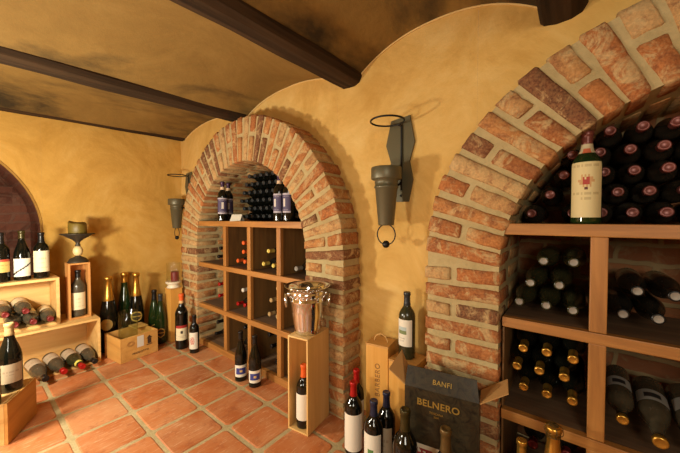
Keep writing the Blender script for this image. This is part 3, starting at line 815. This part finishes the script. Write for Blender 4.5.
# ------------------------------------------------------------------ boxes by the brick pier
def crate(name, label, cat, loc, rz, size, wall, mats, openface, group=None):
    """open-fronted box; openface in '-x','-y','+z'; each board group is a part."""
    w, d, h = size; t = thing(name, label, cat, loc, rz, group); b = wall
    P = {'left_side': ((0, 0, 0), (b, d, h)), 'right_side': ((w-b, 0, 0), (w, d, h)), 'front': ((b, 0, b), (w-b, b, h)), 'back_panel': ((b, d-b, b), (w-b, d, h)),
         'bottom': ((b, 0, 0), (w-b, d, b)), 'top': ((b, 0, h-b), (w-b, d, h))}
    skip = {'-x': 'left_side', '-y': 'front', '+z': 'top', '': None}[openface]
    for n_, (lo, hi) in P.items():
        if n_ == skip: continue
        lo, hi = list(lo), list(hi)
        if n_ in ('front', 'back_panel') and skip != 'top': hi[2] = h-b
        if openface == '-x':
            if n_ in ('front', 'back_panel', 'bottom', 'top'): lo[0] = 0
        MB().box([v_+.0003 for v_ in lo], [v_-.0003 for v_ in hi], 0, None, .0015).build('side_panel' if 'side' in n_ else ('end_panel' if n_ == 'front' else n_), mats, t)
    return t
# tall open box carrying the bucket: opening towards -x
tb = crate('wine_box', 'tall narrow pale wooden box, open fronted, holding one bottle and carrying the silver bucket', 'box', (1.016, 1.003, 0), math.radians(8), (.188, .124, .472), .009, 'pine', '-x')
def P_tb(u, v, z):  # local to world in the tall box
    a = math.radians(8); return (1.016+u*math.cos(a)-v*math.sin(a), 1.003+u*math.sin(a)+v*math.cos(a), z)
p = P_tb(.048, .062, .0095)
bottle(WB, 'orange-capped bottle with white label standing inside the tall pale wooden box', None, p[0], p[1], p[2], .31, .036, 'bordeaux', 'glass_k', 'c_orange', .80, lab=[(.14, .56, 2.4, d_plain)], face=camdir(1, 1.1)-.5)
# silver bucket
q = P_tb(.088, .066, .4722)
bk = thing('ice_bucket', 'polished silver ice bucket with ring handles on the tall wooden box', 'ice bucket', q, .77)
outp = [(0, .002), (.055, .002), (.063, 0), (.066, .006), (.069, .03), (.078, .10), (.086, .158), (.089, .162), (.0895, .170), (.088, .174), (.0895, .198), (.093, .202), (.093, .208), (.090, .212), (.098, .224), (.112, .234), (.117, .238), (.117, .241), (.112, .240), (.096, .229), (.086, .205), (.083, .16), (.066, .02), (0, .014)]
MB().lathe(outp, 48).build('body', 'chrome', bk)
mb = MB()
for k in range(28):
    a = 2*PI*k/28; mb.lathe([(0, -.005), (.004, -.003), (.0055, 0), (.004, .003), (0, .005)], 8, 0, Matrix.Translation((.0895*math.cos(a), .0895*math.sin(a), .187)))
mb.build('beaded_band', 'chrome', bk)
for s_ in (-1, 1):
    mb = MB(); mb.lathe([(0, -.012), (.008, -.010), (.011, 0), (.008, .010), (0, .012)], 12, 0, Matrix.Translation((0, s_*.094, .196)))
    pts = [(.034*math.sin(2*PI*k/28)*.9, s_*(.110+.003*math.cos(2*PI*k/28)), .164+.034*math.cos(2*PI*k/28)) for k in range(28)]
    mb.tube(pts, .0042, 10, 0, True); mb.build('ring_handle', 'chrome', bk)

# closed upright box with vertical lettering and rope handle
A_ = math.atan2(.718-.835+.03, 1.286-1.268)          # direction of its front edge
fl, fr = Vector((1.205, .795, 0)), Vector((1.222, .684, 0))
ed = (fr-fl).normalized(); nrm = Vector((ed.y, -ed.x, 0))      # nrm points to the room
ub = thing('wine_box', 'closed upright wooden box with cord handle and vertical lettering, beside red-capped bottles', 'box', (1.222, .684, 0), math.atan2(-ed.y, -ed.x)-PI/2)
W_, D_, H_ = (fr-fl).length, .108, .452
MB().box((0, 0, 0), (D_, W_, H_-.008), 0, None, .002).build('body', 'honey', ub)
MB().box((-.001, -.001, H_-.0078), (D_+.001, W_+.001, H_), 0, None, .002).build('lid', 'piney', ub)
mb = MB(); mb.tube([(D_*.5, W_*.5+.034*math.cos(PI*k/16)*-1, H_-.002+.036*math.sin(PI*k/16)) for k in range(17)], .003, 8); mb.build('cord_handle', 'cord', ub)
lettering('BARBERO', .034, 'inkb', ub, frame((-.0012, W_*.46, .285), (0, 0, 1), (0, 1, 0)), space=1.12)
# small box used as a stand, bottle on top
st = thing('wine_box', 'plain pine box standing behind the black carton, carrying a single bottle', 'box', (1.212, .545, 0), 0)
MB().box((0, 0, 0), (.135, .130, .398), 0, None, .002).build('body', 'honey', st)
MB().box((-.001, -.001, .3985), (.136, .131, .406), 0, None, .0015).build('lid', 'piney', st)
bottle(WB, 'upright bottle with landscape label on the pine box behind the black carton', None, 1.282, .618, .4062, .305, .0375, 'bordeaux', 'glass_o', 'c_slate', .80, lab=[(.20, .60, 2.2, d_view)], face=camdir(1.3, .6)-.45)

# black carton with open flaps
L0, R0 = Vector((1.034, .506, 0)), Vector((1.082, .253, 0))
e = (L0-R0).normalized(); ca = math.atan2(e.y, e.x)-PI/2
ct = thing('wine_carton', 'black open carton with gold lettering before the brick pier', 'carton', (R0.x, R0.y, 0), ca)
CW, CD, CH = (L0-R0).length, .098, .42; th2 = .003
mb = MB(); mb.box((0, 0, 0), (th2, CW, CH)); mb.box((CD-th2, 0, 0), (CD, CW, CH)); mb.box((th2, 0, 0), (CD-th2, th2, CH)); mb.box((th2, CW-th2, 0), (CD-th2, CW, CH)); mb.box((th2, th2, 0), (CD-th2, CW-th2, th2))
mb.build('body', 'carton', ct)
mb = MB()                                            # raised front flap, leaning back a little
fx = [(.0, 0, CH+.001), (.0, CW, CH+.001), (.026, CW-.004, CH+.067), (.026, .010, CH+.067)]
mb.add(fx+[(x+.003, y, z) for x, y, z in fx], [(0, 1, 2, 3), (4, 5, 6, 7), (0, 1, 5, 4), (1, 2, 6, 5), (2, 3, 7, 6), (3, 0, 4, 7)])
mb.build('front_flap', 'carton', ct)
def flap(p, name, mat):
    mb = MB(); n_ = (Vector(p[1])-Vector(p[0])).cross(Vector(p[3])-Vector(p[0])).normalized()*.003
    mb.add([Vector(v_) for v_ in p]+[Vector(v_)+n_ for v_ in p], [(0, 1, 2, 3), (4, 5, 6, 7), (0, 1, 5, 4), (1, 2, 6, 5), (2, 3, 7, 6), (3, 0, 4, 7)]); return mb.build(name, mat, ct)
flap([(0.001, CW+.001, CH+.001), (CD-.002, CW+.001, CH+.001), (CD-.006, CW+.040, CH+.090), (.004, CW+.066, CH+.044)], 'side_flap', 'kraft')
flap([(0.001, -.001, CH+.001), (CD-.002, -.001, CH+.001), (CD-.006, -.085, CH+.065), (.004, -.085, CH+.058)], 'side_flap', 'kraft')
fr_ = lambda x, y, z: frame((x, y, z), (0, -1, 0), (0, 0, 1))
lettering('BELNERO', .034, 'goldink', ct, fr_(-.0012, CW*.53, CH-.048), bold=.0006, space=1.05)
lettering('TOSCANA', .0105, 'goldink', ct, fr_(-.0012, CW*.55, CH-.078))
lettering('2009', .009, 'goldink', ct, fr_(-.0012, CW*.55, CH-.091))
tilt = Vector((.026, 0, .067)).normalized()
lettering('BANFI', .024, 'goldink', ct, frame((.010, CW*.48, CH+.031), (0, -1, 0), tilt), space=1.05)
mb = MB(); n_ = 26
for i in range(n_):
    for j in range(n_):
        y0, y1 = CW*.84-.09*i/n_, CW*.84-.09*(i+1)/n_; z0, z1 = .11+.105*j/n_, .11+.105*(j+1)/n_
        u, v = (i+.5)/n_, (j+.5)/n_; k = len(mb.v)
        mb.v += [(-.0008, y0, z0), (-.0008, y1, z0), (-.0008, y1, z1), (-.0008, y0, z1)]
        c_ = rgb(216, 204, 178) if (v > .86 or u < .08 or noise.noise((u*6, v*6, 3)) > .12) else rgb(150, 46, 44)
        mb.face((k, k+1, k+2, k+3), 0, False, .5, c_)
tag(mb.build('sticker', 'print', ct), 'white and red sticker')

# ------------------------------------------------------------------ far wall: crates on their sides
lc = crate('wine_crate', 'low pale wooden crate on its side on the floor by the far wall', 'crate', (-.42, 2.735, 0), 0, (1.038, .335, .326), .016, 'pinex', '-y')
uc = crate('wine_crate', 'upper pale wooden crate on its side, carrying three upright bottles', 'crate', (-.42, 2.80, .3262), 0, (.832, .268, .322), .018, 'pinex', '-y')
for (x, st_, g, cp, H, RR, lb, who) in [(.335, 'bordeaux', 'glass_k', 'c_black', .31, .041, [(.14, .60, 2.4, d_cream)], 'upright bottle with large cream label at the right end of the upper crate'),
        (.243, 'burgundy', 'glass_k', 'c_green', .325, .041, [(.08, .44, 2.3, d_slash)], 'upright bottle with black slash across its label on the upper crate'),
        (.150, 'bordeaux', 'glass_k', 'c_black', .315, .040, [(.20, .46, 2.4, d_yellow)], 'upright bottle with yellow label at the left picture edge on the upper crate')]:
    bottle(WB, who, 'three bottles on the upper crate', x, 2.88, .6484, H, RR, st_, g, cp, .78 if st_ == 'bordeaux' else .84, lab=lb)
zu = .3262+.0185
UP = 'dusty red-capped bottles lying in the upper crate'
for (x, y, z, d, who) in [(.193, 2.725, zu+.046, (.0, -1, -.01), 'left bottle of the lower row lying in the upper crate'), (.2735, 2.715, zu+.046, (.0, -1, -.01), 'middle bottle of the lower row lying in the upper crate'),
        (.3535, 2.72, zu+.043, (.0, -1, -.01), 'rightmost red-capped bottle lying in the upper crate'), (.155, 2.735, zu+.116, (.03, -1, -.02), 'left bottle of the upper row lying in the upper crate, beside the picture edge'),
        (.243, 2.735, zu+.118, (.03, -1, -.02), 'right bottle of the upper row lying in the upper crate')]:
    bottle(WB, who, UP, x, y, z, .31, .0395, 'bordeaux', 'glass_d', 'c_dred', .84, lab=[(.10, .46, 2.3, d_cream)], lie=d, roll=.3)
LO = 'dusty bottles lying in the floor crate'
for (x, y, z, d, cp, g, who, nk) in [(.306, 2.575, .056, (.10, -1, -.035), 'c_black', 'glass_d', 'leftmost bottle lying in the floor crate, dark mouth', None), (.397, 2.60, .056, (.10, -1, -.035), 'c_red', 'glass_d', 'second bottle from the left lying in the floor crate, red capsule', None),
        (.488, 2.595, .056, (.10, -1, -.035), 'c_red', 'glass_o', 'red-capped bottle with yellow neck label lying in the floor crate', [(.74, .80, lambda u, v: rgb(214, 200, 90))]), (.560, 2.625, .056, (.05, -1, -.035), 'c_black', 'glass_d', 'rightmost bottle lying in the floor crate, dark capsule', None)]:
    bottle(WB, who, LO, x, y, z, .315, .041, 'burgundy', g, cp, .86, lab=[(.10, .42, 2.2, d_dull)], neck=nk, lie=d, roll=.25)

# narrow box with a bottle inside and a candle stand on it
bx = crate('wine_box', 'narrow upright wooden frame box with a bottle inside, under the candle stand', 'box', (.462, 2.825, .3265), 0, (.124, .12, .405), .012, 'redwood', '-y')
bottle(WB, 'bottle with white label standing inside the narrow frame box under the candle stand', None, .524, 2.882, .339, .335, .0435, 'bordeaux', 'glass_d', 'c_black', .84, lab=[(.15, .52, 2.2, d_cream)])
cs = thing('candle_stand', 'dark metal candle stand with cream ball stem on the narrow frame box', 'candle holder', (.528, 2.886, .7318))
MB().lathe([(0, 0.0000), (.062, 0.0000), (.062, 0.0067), (.055, 0.0135), (.045, 0.0292), (.022, 0.0405), (.014, 0.0473), (0, 0.0473)], 32).build('foot', 'bronze', cs)
MB().lathe([(0, 0.0473), (.012, 0.0484), (.022, 0.0563), (.028, 0.0698), (.0295, 0.0832), (.028, 0.0967), (.021, 0.1114), (.012, 0.1192), (0, 0.1192)], 28).build('ball', 'cream', cs)
MB().lathe([(0, 0.1192), (.014, 0.1192), (.018, 0.1260), (.011, 0.1350), (.014, 0.1485), (.034, 0.1687), (.062, 0.1845), (.078, 0.1980), (.100, 0.2070), (.101, 0.2115), (.078, 0.2070), (.05, 0.2025), (0, 0.2025)], 36).build('dish', 'bronze', cs)
t = thing('pillar_candle', 'thick olive pillar candle burnt uneven on the dark candle stand', 'candle', (.530, 2.886, .9355))
mb = MB(); seg = 32; vs = []; pr = [(0, 0), (.048, 0), (.053, .006), (.054, .05), (.053, .082), (.049, .088), (.034, .078), (.018, .070), (0, .068)]
for r_, z_ in pr[1:-1]:
    for k in range(seg):
        a = 2*PI*k/seg; hh = (.018*math.cos(a-2.2)+.008*math.sin(3*a)) if z_ > .045 else 0
        vs.append((r_*math.cos(a)*(1+.03*math.sin(5*a)), r_*math.sin(a)*(1+.03*math.cos(4*a)), z_+hh*.6))
fs = [(i*seg+k, i*seg+(k+1) % seg, (i+1)*seg+(k+1) % seg, (i+1)*seg+k) for i in range(len(pr)-3) for k in range(seg)]+[tuple(range(seg))[::-1], tuple(range((len(pr)-3)*seg, (len(pr)-2)*seg))]
mb.add(vs, fs, 0, True); mb.build('wax', 'wax', t)
MB().tube([(0, 0, .068), (.001, 0, .08), (.004, .001, .09)], .0015, 6).build('wick', 'ironb', t)

# near crate at lower left with two bottles
c0 = Vector((.114, 2.058, 0)); c1 = Vector((.233, 2.279, 0)); ev = (c1-c0)
na_ = math.atan2(ev.y, ev.x)-PI/2
nc = thing('wine_crate', 'pale wooden crate lying at the lower left picture edge, nearest the camera', 'crate', (.114, 2.058, 0), na_)
nl = ev.length
MB().box((-.012, 0, 0), (0, nl, .196), 0, None, .002).build('end_panel', 'piney', nc)
MB().box((-.50, 0, .184), (-.0125, nl, .196), 0, None, .002).build('lid', 'pinex', nc)
MB().box((-.50, 0, 0), (-.0125, .012, .1835), 0, None, .002).build('side_panel', 'pinex', nc)
MB().box((-.50, nl-.012, 0), (-.0125, nl, .1835), 0, None, .002).build('side_panel', 'pinex', nc)
MB().box((-.50, .0125, 0), (-.0125, nl-.0125, .012), 0, None, .002).build('bottom', 'pinex', nc)
MB().box((-.512, 0, 0), (-.5005, nl, .196), 0, None, .002).build('end_panel', 'piney', nc)
bottle(WB, 'pale-capped bottle with dull label standing on the near crate, complete in view', None, .136, 2.215, .1965, .335, .0445, 'burgundy', 'glass_k', 'c_tan', .82, lab=[(.14, .42, 2.2, d_dull)])
bottle(WB, 'bottle standing on the near crate, cut off by the left picture edge', None, .055, 2.09, .1965, .325, .044, 'burgundy', 'glass_k', 'c_tan', .82, lab=[(.14, .42, 2.2, d_dull)])

# square crate with big sparkling-wine bottles behind
f0, f1 = Vector((.691, 2.568)), Vector((.95, 2.602)); ra = math.atan2(f1.y-f0.y, f1.x-f0.x)
cc = crate('wine_crate', 'square printed wooden crate with open top on the tiles by the far wall', 'crate', (f0.x, f0.y, 0), ra, (.262, .250, .178), .011, 'piney', '+z')
lettering('PRODOTTO', .019, 'ink', cc, frame((.135, -.0012, .045), (1, 0, 0), (0, 0, 1)), space=1.15)
MB().box((.112, -.0008, .083), (.158, -.0001, .166)).build('paper_label', 'c_white', cc)
mb = MB(); ax = .198
mb.prism([(ax-.022, .128), (ax, .152), (ax+.022, .128)], 'xz', -.0009, -.0001)
mb.prism([(ax-.013, .088), (ax+.013, .088), (ax+.013, .127), (ax-.013, .127)], 'xz', -.0009, -.0001)
mb.prism([(ax-.02, .078), (ax+.02, .078), (ax+.02, .084), (ax-.02, .084)], 'xz', -.0009, -.0001)
mb.build('arrow_mark', 'ink', cc)
mb = MB()
for k in range(3): mb.tube([(.07+.02*math.cos(2*PI*i/24)*(1-k*.25)*1.2, -.0006, .125+.018*math.sin(2*PI*i/24)*(1-k*.25)) for i in range(24)], .0008, 5, 0, True)
mb.build('round_stamp', 'inkb', cc)
a = ra
def P_cc(u, v): return (f0.x+u*math.cos(a)-v*math.sin(a), f0.y+u*math.sin(a)+v*math.cos(a))
# glass vase in the crate
p = P_cc(.088, .078)
vz = thing('glass_vase', 'straight clear glass vase standing in the square printed crate', 'vase', (p[0], p[1], .0115))
MB().lathe([(0, 0), (.058, 0), (.062, .004), (.062, .338), (.0605, .34), (.0590, .338), (.0588, .012), (0, .010)], 40).build('vessel', 'clearg', vz)
MB().box((.168, .150, .1795), (.262, .262, .187), 0, None, .001).build('loose_lid', 'pinex', cc)
for (x, y, H, RR, who, lb) in [(.714, 2.925, .592, .060, 'large sparkling wine bottle at the left behind the square crate, gold oval label', [(.30, .45, 1.35, d_gold, 'round', -.25)]),
        (.853, 3.028, .592, .054, 'large green sparkling wine bottle standing furthest back behind the square crate', None),
        (.907, 2.927, .592, .057, 'large sparkling wine bottle behind the square crate with gold and black label', [(.33, .47, 1.5, d_goldblk, 'round')])]:
    bottle(WB, who, 'large sparkling wine bottles behind the square crate', x, y, 0, H, RR, 'champagne', 'glass_g' if lb is None else 'glass_k', 'goldfoil', .68 if lb else .86, 'foil', lab=lb)
bottle(WB, 'rear green bottle beside the candle box, dark capsule', None, 1.026, 2.875, 0, .435, .046, 'champagne', 'glass_g', 'c_black', .80, lab=[(.14, .34, 1.5, d_goldblk)])
bottle(WB, 'front green bottle with gold print beside the candle box', None, 1.034, 2.765, 0, .415, .044, 'champagne', 'glass_g', 'c_slate', .86, lab=[(.14, .32, 1.5, d_goldblk)])
# candle box and hurricane candle
cb = thing('wine_box', 'closed upright pine box in the corner carrying a glass candle holder', 'box', (1.086, 2.695, 0))
MB().box((0, 0, 0), (.098, .106, .448), 0, None, .002).build('body', 'honey', cb)
MB().box((-.001, -.001, .4485), (.099, .107, .456), 0, None, .0015).build('lid', 'piney', cb)
hc = thing('hurricane_candle_holder', 'white footed candle holder with clear glass cylinder on the corner box', 'candle holder', (1.135, 2.748, .4563))
MB().lathe([(0, 0), (.052, 0), (.055, .006), (.046, .016), (.042, .026), (.055, .036), (.062, .044), (.062, .052), (.05, .054), (0, .053)], 36).build('foot', 'ceram', hc)
MB().lathe([(.052, .0545), (.054, .0545), (.054, .214), (.053, .216), (.052, .214)], 40, closed=True).build('glass_cylinder', 'clear', hc)
t = thing('pillar_candle', 'dark red candle inside the clear glass cylinder on the corner box', 'candle', (1.145, 2.745, .5105))
MB().lathe([(0, 0), (.03, 0), (.031, .004), (.031, .078), (.029, .082), (.02, .079), (0, .076)], 28).build('wax', 'waxred', t)
MB().tube([(0, 0, .074), (.001, 0, .09)], .0013, 6).build('wick', 'ironb', t)

# ------------------------------------------------------------------ iron wall holders
def sconce(label, y, dz):
    t = thing('wall_sconce', label, 'wall sconce', (XW-.006, y, 1.135+dz), 0, 'iron wall sconces')
    pl = [(-.040, 0), (.048, 0), (.074, .105), (.056, .195), (.084, .285), (.056, .405), (-.044, .415), (-.070, .285), (-.044, .195), (-.062, .105)]
    MB().prism(pl, 'yz', -.006, .004).build('back_plate', 'iron', t)
    mb = MB()
    for z_ in (.03, .385):
        mb.lathe([(0, -.004), (.005, -.003), (.006, 0), (0, .001)], 10, 0, Matrix.Translation((-.007, 0, z_)) @ Matrix.Rotation(PI/2, 4, 'Y'))
    mb.build('rivet', 'ironb', t)
    mb = MB(); mb.tube([(-.012, -.004, .055), (-.012, -.004, .36), (-.014, .0, .372), (-.03, .006, .372)], .0048, 8)
    mb.build('rod', 'ironb', t)
    mb = MB(); mb.tube([(-.104+.078*math.cos(2*PI*k/40), .022+.078*math.sin(2*PI*k/40), .374) for k in range(40)], .0045, 8, 0, True); mb.build('top_ring', 'ironb', t)
    mb = MB(); mb.tube([(-.012, 0, .09), (-.04, .008, .075), (-.075, .015, .078)], .006, 8); mb.build('arm', 'ironb', t)
    c = Matrix.Translation((-.112, .022, 0))
    MB().lathe([(0, -.115), (.034, -.115), (.037, -.110), (.052, .058), (.056, .060), (.056, .068), (.0525, .070), (.055, .098), (.069, .100), (.071, .104), (.071, .152), (.069, .156), (.062, .156), (.060, .105), (.050, .095), (.03, -.09), (0, -.09)], 40, 0, c).build('cup', 'iron', t)
    mb = MB(); mb.tube([(-.112, .022+.048*math.sin(2*PI*k/36), -.158+.048*math.cos(2*PI*k/36)) for k in range(36)], .003, 8, 0, True)
    h = mb.build('hanging_ring', 'ironb', t)
    MB().lathe([(0, -.018), (.009, -.0155), (.0155, -.009), (.018, 0), (.0155, .009), (.009, .0155), (0, .018)], 20, 0, Matrix.Translation((-.112, .022, -.204))).build('ball', 'ironb', h)
sconce('large iron wall sconce between the two brick arches', .686, 0)
sconce('iron wall sconce in the room corner left of the smaller arch', 2.90, -.055)

# ------------------------------------------------------------------ light and camera
def lamp(name, kind, loc, power, color, size=.1, aim=None, size_y=None):
    d = bpy.data.lights.new(name, kind); d.energy = power; d.color = color
    if kind == 'AREA':
        d.size = size
        if size_y: d.shape = 'RECTANGLE'; d.size_y = size_y
    else: d.shadow_soft_size = size
    o = bpy.data.objects.new(name, d); COL.objects.link(o); o.location = loc
    if aim: o.rotation_euler = (Vector(aim)-Vector(loc)).to_track_quat('-Z', 'Y').to_euler()
    return o
lamp('table_lamp_light', 'POINT', (-.22, 2.02, .86), 48, (1, .93, .77), .07)
lamp('second_lamp_light', 'POINT', (-.5, 1.15, .68), 26, (1, .93, .77), .12)
lamp('fill_light', 'AREA', (-1.2, -.8, 1.5), 16, (1, .91, .74), .7, (1.3, .9, .8))  # soft fill added behind the camera to lift near-facing sides, not a room lamp
w = bpy.data.worlds.new('room_ambient'); scn.world = w; w.use_nodes = True
w.node_tree.nodes['Background'].inputs[0].default_value = (1, .93, .8, 1)
w.node_tree.nodes['Background'].inputs[1].default_value = .2

cam = bpy.data.cameras.new('camera'); co = bpy.data.objects.new('camera', cam); COL.objects.link(co)
cam.sensor_fit = 'HORIZONTAL'; cam.sensor_width = 36; cam.lens = 36*300/680; cam.clip_start = .02
ang = math.atan2(238, 300); th_ = math.atan(7.5/300)
co.location = (0, 0, 1.05)
co.rotation_euler = Vector((math.cos(ang)*math.cos(th_), math.sin(ang)*math.cos(th_), -math.sin(th_))).to_track_quat('-Z', 'Y').to_euler()
scn.camera = co
scn.view_settings.view_transform = 'Standard'; scn.view_settings.look = 'None'; scn.view_settings.gamma = 1
scn.view_settings.exposure = 0.6
scn.view_settings.use_curve_mapping = False
scn.cycles.use_denoising = True
scn.cycles.max_bounces = 10; scn.cycles.transmission_bounces = 10; scn.cycles.diffuse_bounces = 4; scn.cycles.sample_clamp_indirect = 6
